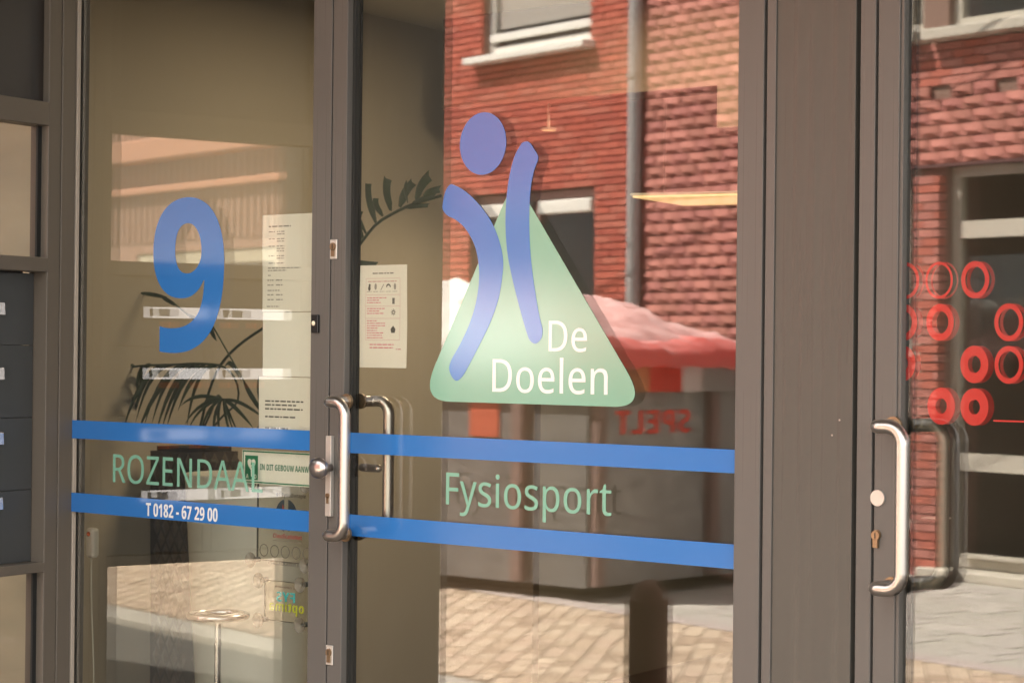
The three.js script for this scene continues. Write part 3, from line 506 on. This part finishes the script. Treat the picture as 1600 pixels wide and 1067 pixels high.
{
  const t = thing('brick_building', 'red brick house with rock-faced brickwork and cream windows across the street', 'building', ORG, TH);
  const near = (x, y) => (b) => Math.hypot(b[0] - x, (b[1] - y) * 1.1);
  const byNear = (list, f) => list.sort((a, b) => f(a) - f(b));
  // backing masonry with openings left free
  const wall = [];
  const W = (x0, x1, y0, y1) => wall.push(box(x0, x1, y0, y1, 0.01, 0.35));
  // columns: s = -x.  upper window x -5.73..-4.17 (4.33 up), lower window x -5.9..-4.09 (0.8..2.94)
  W(-8.3, -5.9, 0, 7); W(-5.9, -4.09, 0, 0.8); W(-5.9, -4.09, 2.94, 4.16); W(-5.9, -5.73, 4.16, 7); W(-4.17, -4.09, 4.16, 7); W(-5.73, -4.17, 5.9, 7); W(-4.09, -0.62, 0, 7);
  W(-0.62, -0.4, 2.89, 3.75); W(-0.4, -0.16, 0, 7); W(-0.16, 2.6, 2.89, 3.75); W(-0.62, -0.4, 5.4, 7); W(-0.16, 2.6, 5.4, 7); W(2.6, 6, 0, 7);
  part('wall', merge(wall), mortar, t);
  // running bond with cut bricks at every opening: intervals of one course, cut where a hole lies
  const courses = (x0, x1, y0, y1, px, py, holes, put) => {
    for (let r = 0; y0 + (r + 1) * py <= y1 + 1e-6; r++) {
      const ya = y0 + r * py, yb = ya + py; let runs = [[x0, x1]];
      for (const h of holes) if (yb > h[2] + 0.01 && ya < h[3] - 0.01) runs = runs.flatMap(([a, c]) => [[a, Math.min(c, h[0])], [Math.max(a, h[1]), c]]).filter(([a, c]) => c - a > 0.015);
      for (const [a, c] of runs) for (let k = Math.floor(a / px) - 1; ; k++) { const u = Math.max(a, (k + (r % 2) * 0.5) * px), w = Math.min(c, (k + 1 + (r % 2) * 0.5) * px); if (u >= c) break; if (w - u > 0.02) put((u + w) / 2, (ya + yb) / 2, w - u, py, r); }
    }
  };
  const flatB = [], rock = [], plain2 = [];
  courses(-8.3, -3.44, 0, 6, 0.21, 0.06, [[-5.73, -4.17, 4.16, 5.9], [-5.9, -4.09, 0.8, 2.94]], (x, y, w, h) => flatB.push([x, y, 0.0 + rr(-0.003, 0.003), w - 0.01, h - 0.011, 0.036]));
  byNear(flatB, near(-4.9, 3.4)); lay(t, flatB, 290, [plainBrick], brickMats, 'brickwork');
  courses(-3.44, -0.62, 0, 5.4, 0.2, 0.0925, [], (x, y, w, h) => rock.push([x, y, 0.004 + rr(-0.006, 0.006), w - 0.006, h - 0.0085, 0.055]));
  courses(-0.62, 2.6, 2.89, 3.445, 0.2, 0.0925, [], (x, y, w, h, r) => { if (!(r === 5 && rnd() > 0.7)) rock.push([x, y, rr(-0.006, 0.006), w - 0.006, h - 0.0085, 0.055]); });
  byNear(rock, (b) => Math.min(near(-2.8, 3.1)(b), near(-0.1, 3.1)(b) * 0.9));
  lay(t, rock, 300, rocks, roughMats, 'rock_faced_brickwork');
  courses(-0.4, -0.16, 0, 2.87, 0.21, 0.0625, [], (x, y, w, h) => plain2.push([x, y, -0.03, w - 0.01, h - 0.01, 0.08]));
  courses(-0.62, 2.6, 3.445, 3.745, 0.21, 0.06, [], (x, y, w, h) => plain2.push([x, y, 0.002, w - 0.01, h - 0.01, 0.03]));
  byNear(plain2, near(-0.2, 2)); lay(t, plain2, 140, [plainBrick], [roughMats[0], roughMats[2], brickMats[4]], 'plain_brickwork');
  part('soffit_strip', box(-0.62, 2.6, 2.87, 2.889, -0.04, 0.2), std(C(0.12, 0.05, 0.05), 0.8), t);
  // windows: frame members, sill, pane, room behind, mostly coloured dark in place of its shade
  const win = (x0, x1, y0, y1, mull, trans, sillY, mat, room, deep = 4) => {
    const w = 0.07, g = [box(x0, x0 + w, y0, y1, 0.07, 0.14), box(x1 - w, x1, y0, y1, 0.07, 0.14), box(x0 + w, x1 - w, y0, y0 + w, 0.07, 0.14), box(x0 + w, x1 - w, y1 - w, y1, 0.07, 0.14)];
    for (const m of mull) g.push(box(m - 0.035, m + 0.035, y0 + w, y1 - w, 0.072, 0.138)); for (const q of trans) g.push(box(x0 + w, x1 - w, q - 0.06, q + 0.06, 0.068, 0.136));
    const f = part('window', merge(g), mat, t);
    part('pane', plane(x0 + w, x1 - w, y0 + w, y1 - w, 0.1).rotateY(0), darkGlass, f);
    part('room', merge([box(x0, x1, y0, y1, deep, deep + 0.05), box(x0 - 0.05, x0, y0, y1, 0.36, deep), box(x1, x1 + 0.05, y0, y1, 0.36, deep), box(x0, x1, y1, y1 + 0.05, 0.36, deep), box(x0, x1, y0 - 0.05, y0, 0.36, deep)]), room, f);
    if (sillY) part('sill', rbox(x0 - 0.12, x1 + 0.06, sillY[0], sillY[1], -0.15, 0.1, 0.012), mat, f);
    return f;
  };
  const up = win(-5.73, -4.17, 4.19, 5.9, [], [], [4.1, 4.165], whitePaint, std(C(0.4, 0.36, 0.32), 0.9));
  part('roller_blind', box(-5.62, -4.28, 4.42, 5.8, 0.11, 0.118), std(C(0.5, 0.45, 0.42), 0.9), up);
  part('lower_rail', rbox(-5.68, -4.2, 4.3, 4.37, 0.03, 0.07, 0.01), whitePaint, up);
  const low = win(-5.9, -4.09, 0.82, 2.93, [-4.98], [], [0.74, 0.8], std(C(0.42, 0.25, 0.22), 0.6), std(C(0.2, 0.13, 0.12), 0.9));
  for (const [a, b] of [[-4.9, -4.17], [-5.8, -5.06]]) part('awning_box', rbox(a, b, 2.73, 2.85, 0.0, 0.1, 0.02), whitePaint, low);
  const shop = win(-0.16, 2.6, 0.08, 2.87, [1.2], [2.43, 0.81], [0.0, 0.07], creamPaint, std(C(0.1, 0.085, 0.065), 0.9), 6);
  win(-0.16, 2.6, 3.84, 5.4, [1.2], [], [3.75, 3.83], creamPaint, std(C(0.16, 0.14, 0.11), 0.9));
  win(-0.62, -0.4, 0.3, 2.87, [], [1.6], null, creamPaint, std(C(0.4, 0.38, 0.3), 0.9), 0.6);
  win(-0.62, -0.4, 3.84, 5.4, [], [], [3.75, 3.83], creamPaint, std(C(0.4, 0.38, 0.3), 0.9), 0.6);
  part('flower_ledge', rbox(0.0, 2.4, 0.15, 0.18, 0.02, 0.06, 0.005), creamPaint, shop);
  // roof edge so that the house ends
  part('cornice', box(-8.3, 6, 7, 7.2, -0.25, 0.4), creamPaint, t);
}
{
  const t = thing('drainpipe', 'grey rain pipe between the flat and the rock-faced brickwork across the street', 'drainpipe', ORG, TH);
  part('pipe', new THREE.CylinderGeometry(0.06, 0.06, 6.9, 20).translate(-3.5, 3.5, -0.075), std(C(0.42, 0.4, 0.4), 0.45, 0.3), t);
  for (const y of [0.6, 2.2, 3.8, 5.4]) part('pipe_bracket', new THREE.CylinderGeometry(0.068, 0.068, 0.04, 20).translate(-3.5, y, -0.075), std(C(0.35, 0.33, 0.33), 0.45, 0.4), t);
}
{ // the pink ribbed shop front further along
  const t = thing('pink_building', 'pale pink ribbed shop front further along the street mirrored in the left leaf', 'building', ORG, TH);
  const pink = std(C(0.34, 0.2, 0.155), 0.85), g = [box(-20, -8.35, 2.6, 8, 0, 0.3), box(-20, -8.35, 0, 0.7, 0, 0.3), box(-9.3, -8.35, 0.7, 2.6, 0, 0.3), box(-13.6, -12.4, 0.7, 2.6, 0, 0.3), box(-20, -17, 0.7, 2.6, 0, 0.3)];
  part('wall', merge(g), pink, t);
  const ribs = []; for (let x = -19.9; x < -8.4; x += 0.14) ribs.push(box(x, x + 0.07, 2.72, 7.9, -0.025, 0.002));
  const rp = part('rib', merge(ribs), pink, t); rp.userData.kind = 'stuff';
  part('cornice', rbox(-20, -8.3, 3.6, 3.85, -0.22, 0, 0.03), std(C(0.5, 0.24, 0.16), 0.8), t);
  part('cornice', rbox(-20, -8.3, 3.25, 3.33, -0.12, 0, 0.02), std(C(0.5, 0.24, 0.16), 0.8), t);
  for (const [a, b] of [[-12.4, -9.3], [-17, -13.6]]) {
    const f = part('window', merge([box(a, a + 0.1, 0.7, 2.6, 0.02, 0.14), box(b - 0.1, b, 0.7, 2.6, 0.02, 0.14), box(a + 0.1, b - 0.1, 2.45, 2.6, 0.02, 0.14), box((a + b) / 2 - 0.05, (a + b) / 2 + 0.05, 0.7, 2.45, 0.02, 0.14), box(a + 0.1, b - 0.1, 0.7, 0.8, 0.02, 0.14)]), std(C(0.5, 0.46, 0.36), 0.6), t);
    part('pane', plane(a + 0.1, b - 0.1, 0.8, 2.45, 0.08), darkGlass, f);
    part('room', box(a, b, 0.7, 2.6, 1.0, 1.05), std(C(0.26, 0.24, 0.18), 0.9), f);
  }
  part('downpipe', new THREE.CylinderGeometry(0.06, 0.06, 7, 16).translate(-8.45, 3.5, -0.07), std(C(0.6, 0.52, 0.5), 0.5), t);
}

// ---------------------------------------------------------------- street surfaces
const toWorld = (lx, lz) => V(ORG[0] + lx * Math.cos(TH) + lz * Math.sin(TH), 0, ORG[2] - lx * Math.sin(TH) + lz * Math.cos(TH));
{
  const t = new THREE.Group(); t.name = 'road'; t.userData = { kind: 'structure' }; t.position.set(...ORG); t.rotation.y = TH; scene.add(t);
  const clay = [C(0.52, 0.41, 0.31), C(0.47, 0.36, 0.265), C(0.57, 0.455, 0.345), C(0.5, 0.38, 0.29), C(0.4, 0.3, 0.22)].map((c) => std(c, 0.9));
  part('road_bed', box(-26, 12, -0.06, -0.0035, -5.75, -3.36), std(C(0.27, 0.21, 0.155), 0.95, 0, { map: speck }), t);
  const list = [];
  const h = Math.SQRT1_2;                        // laid diagonally to the kerbs, each row half a brick on
  for (let i = -150; i < 150; i++) for (let j = -90; j < 90; j++) {
    const u = i * 0.107, v = (j + (i & 1) * 0.5) * 0.213, x = h * (u - v), z = h * (u + v);
    if (z > -5.67 && z < -3.44 && x > -14 && x < 7) list.push([x, -0.03 + rr(-0.0012, 0.0012), z, 0.0965 + rr(-0.002, 0.002), 0.06, 0.201, -Math.PI / 4 + rr(-0.02, 0.02)]);
  }
  list.sort((a, b) => Math.hypot(a[0] - 1.2, a[2] + 4.3) - Math.hypot(b[0] - 1.2, b[2] + 4.3));
  const rb = new THREE.BoxGeometry(1, 1, 1); lay(t, list, 290, [rb], clay, 'clay_paving');
  part('kerb', rbox(-26, 12, -0.05, 0.012, -6.0, -5.75, 0.01), std(C(0.4, 0.37, 0.33), 0.9), t);
  part('kerb', rbox(-26, 12, -0.05, 0.008, -3.36, -3.2, 0.01), std(C(0.42, 0.36, 0.34), 0.9), t);
}
{
  const t = new THREE.Group(); t.name = 'pavement_slabs'; t.userData = { kind: 'structure' }; t.position.set(...ORG); t.rotation.y = TH; scene.add(t);
  const grey = [C(0.58, 0.54, 0.49), C(0.53, 0.5, 0.45), C(0.62, 0.58, 0.53), C(0.55, 0.51, 0.47)].map((c) => std(c, 0.92, 0, { map: speck }));
  part('slab_bed', box(-26, 12, -0.06, -0.0045, -3.2, 0.4), std(C(0.15, 0.15, 0.08), 0.95, 0, { map: speck }), t);
  const list = []; for (let r = 0; r < 11; r++) for (let x = -10; x < 6; x += 0.3) list.push([x + (r % 2) * 0.15, -0.025 + rr(-0.0015, 0.0015), -0.15 - r * 0.29, 0.286, 0.05, 0.276]);
  list.sort((a, b) => Math.hypot(a[0] - 0.5, a[2] + 1.5) - Math.hypot(b[0] - 0.5, b[2] + 1.5));
  const rb = new THREE.BoxGeometry(1, 1, 1);
  const rest = []; list.forEach((b, i) => { if (i < 280) { const m = part('slab', rb, grey[i % 4], t); m.position.set(b[0], b[1], b[2]); m.scale.set(b[3], b[4], b[5]); } else rest.push(b); });
  const im = shade(new THREE.InstancedMesh(rb, grey[0], rest.length)); im.name = 'slab_paving'; im.userData.kind = 'stuff'; const q = new THREE.Matrix4(); rest.forEach((b, i) => im.setMatrixAt(i, q.makeScale(b[3], b[4], b[5]).setPosition(b[0], b[1], b[2]))); t.add(im);
}
{ // tufts of grass along the foot of the shop window and in the joints
  const g = new THREE.ConeGeometry(0.006, 0.09, 4).translate(0, 0.045, 0), n = 900, im = shade(new THREE.InstancedMesh(g, std(C(0.16, 0.2, 0.04), 0.8), n)); im.name = 'grass'; im.userData = { kind: 'stuff', label: 'thin grass tufts along the foot of the shop window', category: 'grass' };
  const q = new THREE.Matrix4();
  for (let i = 0; i < n; i++) { const edge = i < 520; const lx = edge ? rr(-0.6, 2.6) : rr(-1, 3), lz = edge ? rr(-0.12, 0.0) : -0.15 - 0.29 * (Math.floor(rr(4, 11)) - 0.5) + rr(-0.01, 0.01); const s = (edge ? 1 : 0.4) * rr(0.3, 1) * (perlin.noise(lx * 2.3, lz * 3, 2) > -0.1 ? 1 : 0.25); const p = toWorld(lx, lz); q.compose(V(p.x, -0.005, p.z), new THREE.Quaternion().setFromEuler(new THREE.Euler(rr(-0.7, 0.7), rr(0, 6), rr(-0.7, 0.7))), V(s, s, s)); im.setMatrixAt(i, q); }
  scene.add(im);
}
// ---------------------------------------------------------------- waste container with tarpaulins
{
  const X1 = -9.02, X0 = -11.9, Z0 = 7.34, Z1 = 9.5, H = 1.5;
  const t = thing('waste_container', 'grey steel waste container with a red and white rim lettered SPELT', 'container');
  const grey = std(C(0.36, 0.345, 0.335), 0.6, 0.1, { map: speck }), rib = std(C(0.2, 0.13, 0.115), 0.7), redP = std(C(0.6, 0.03, 0.02), 0.5), whiteP = std(C(0.62, 0.56, 0.54), 0.5);
  part('container_front', box(X0, X1, 0.09, H, Z0, Z0 + 0.05), std(C(0.2, 0.19, 0.185), 0.6, 0.1, { map: speck }), t);  // front toned darker than the body to offset the sun on it
  part('container_body', merge([box(X0, X1, 0.09, H, Z1 - 0.05, Z1), box(X1 - 0.05, X1, 0.091, H - 0.001, Z0 + 0.05, Z1 - 0.05), box(X0, X0 + 0.05, 0.091, H - 0.001, Z0 + 0.05, Z1 - 0.05), box(X0 + 0.05, X1 - 0.05, 0.09, 0.15, Z0 + 0.05, Z1 - 0.05)]), grey, t);
  part('skid', merge([box(X0 + 0.2, X1 - 0.3, -0.01, 0.089, Z0 + 0.35, Z0 + 0.5), box(X0 + 0.2, X1 - 0.3, -0.01, 0.089, Z1 - 0.5, Z1 - 0.35)]), std(C(0.05, 0.04, 0.035), 0.8), t);
  for (const z of [Z0 + 0.02, Z0 + 1.2, Z1 - 0.06]) part('rib', rbox(X1, X1 + 0.07, 0.1, H - 0.2, z, z + 0.09, 0.008), rib, t);
  for (const x of [X0 + 0.7, X0 + 1.5, X0 + 2.3]) part('rib', rbox(x, x + 0.09, 0.1, H - 0.2, Z0 - 0.06, Z0, 0.008), rib, t);
  const seg = [[Z0 - 0.06, Z0 + 0.5, std(C(0.55, 0.2, 0.08), 0.6)], [Z0 + 0.5, Z0 + 0.84, redP], [Z0 + 0.84, Z0 + 1.05, whiteP], [Z0 + 1.05, Z0 + 1.6, grey], [Z0 + 1.6, Z1 + 0.06, redP]];
  for (const [a, b, m] of seg) part('rim', rbox(X1, X1 + 0.09, H - 0.2, H, a, b, 0.006), m, t);
  for (let i = 0; i < 6; i++) part('rim', rbox(X1 - (i + 1) * 0.48, X1 - i * 0.48, H - 0.2, H, Z0 - 0.08, Z0, 0.006), i % 2 ? redP : whiteP, t);
  const l = letters('SPELT', fontB, 0, 0.77, 0, 0.15, 0, 0.004).rotateY(Math.PI / 2).translate(X1 + 0.002, 1.035, Z0 + 1.04); part('lettering', l, std(C(0.72, 0.03, 0.02), 0.6), t);
  part('plate_sign', rbox(X0 + 1.9, X0 + 2.15, 1.0, 1.22, Z0 - 0.012, Z0, 0.003), std(C(0.5, 0.1, 0.05), 0.6), t);
  const tarp = (name, label, x0, x1, z0, z1, hgt, mat, dr, o, rough = 1) => {
    const n = 44, g = new THREE.PlaneGeometry(1, 1, n, n); const p = g.attributes.position;
    for (let i = 0; i < p.count; i++) {
      const u = p.getX(i) + 0.5, v = p.getY(i) + 0.5, x = x0 + (x1 - x0) * u, z = z0 + (z1 - z0) * v;
      const e = Math.min(1, u * dr[0], (1 - u) * dr[1], v * dr[2], (1 - v) * dr[3]); const dome = Math.sin(e * Math.PI / 2);
      let y = H + 0.02 + dome * hgt(u, v) + (0.14 * fbm(x * 2.2 + o, z * 2.2, o, 4) + 0.05 * (0.5 - Math.abs(fbm(x * 5 - z * 2, z * 5, o + 4, 2)) * 3)) * (0.3 + dome) * rough + 0.03 * Math.abs(perlin.noise(x * 7, z * 7 + x * 3, o));
      if (e < 0.12) y -= (0.12 - e) * 0.6;
      p.setXYZ(i, x + 0.03 * perlin.noise(z * 6, y * 4, o), y, z + 0.03 * perlin.noise(x * 6, y * 4, o));
    }
    g.computeVertexNormals(); return solo(name, g, mat, label, 'tarpaulin');
  };
  tarp('tarpaulin', 'bright white sheet heaped over the left half of the waste container', X0 - 0.05, X1 - 0.12, Z0 - 0.14, Z0 + 1.3, (u, v) => 0.52 - 0.14 * u, std(C(0.9, 0.88, 0.85), 0.7, 0, { side: THREE.DoubleSide }), [5, 2.4, 1.9, 3], 3.1);
  tarp('tarpaulin', 'crumpled pale red sheet heaped over the right end of the waste container', X1 - 1.5, X1 + 0.12, Z0 + 0.02, Z1 - 0.25, (u, v) => 0.56 * (1 - 0.5 * v) + 0.05 * Math.sin(v * 11 + u * 4), phys({ color: C(0.95, 0.56, 0.54), roughness: 0.9, transmission: 0.35, thickness: 0, side: THREE.DoubleSide }), [4, 1.35, 3, 1.8], 9.7);
  tarp('tarpaulin', 'added saturated red sheet painting the shaded lower edge of the pale one along the rim', X1 - 0.5, X1 + 0.2, Z0 - 0.12, Z1 - 0.2, (u, v) => 0.1 + 0.02 * Math.sin(v * 13), phys({ color: C(0.84, 0.16, 0.14), roughness: 0.9, transmission: 0.45, thickness: 0, side: THREE.DoubleSide }), [3, 4, 6, 6], 5.3, 0.25);  // extra sheet puts the shaded, translucent lower edge into colour
}
// ---------------------------------------------------------------- bollard and overhead wires
{
  const t = thing('bollard', 'dark brown post with a domed cap standing on the near pavement', 'bollard', [-5.071, 0, 2.917]);
  const dk = std(C(0.115, 0.045, 0.024), 0.75, 0, { bumpMap: grain, bumpScale: 0.0006 });
  part('post', new THREE.CylinderGeometry(0.0785, 0.0785, 0.67, 8, 1).translate(0, 0.315, 0), dk, t);
  part('collar', new THREE.CylinderGeometry(0.0765, 0.081, 0.02, 32).translate(0, 0.66, 0), dk, t);
  part('domed_cap', new THREE.SphereGeometry(0.06, 28, 12, 0, Math.PI * 2, 0, Math.PI / 2).scale(1, 1.15, 1).translate(0, 0.67, 0), dk, t);
}
for (const [a, b, sag] of [[V(-15, 5.2, 9.6), V(-4, 6.0, 9.2), 0.3], [V(-16, 5.6, 8), V(-2, 5.2, 8.4), 0.35]]) {
  const m = a.clone().lerp(b, 0.5); m.y -= sag; solo('overhead_wire', tube([a, m, b], 0.009, 40, 6), M.black, a.x < -15.5 ? 'nearer thin black wire strung across the street above the container' : 'farther thin black wire strung along the brick house front', 'wire');
}
renderer.render(scene, camera);
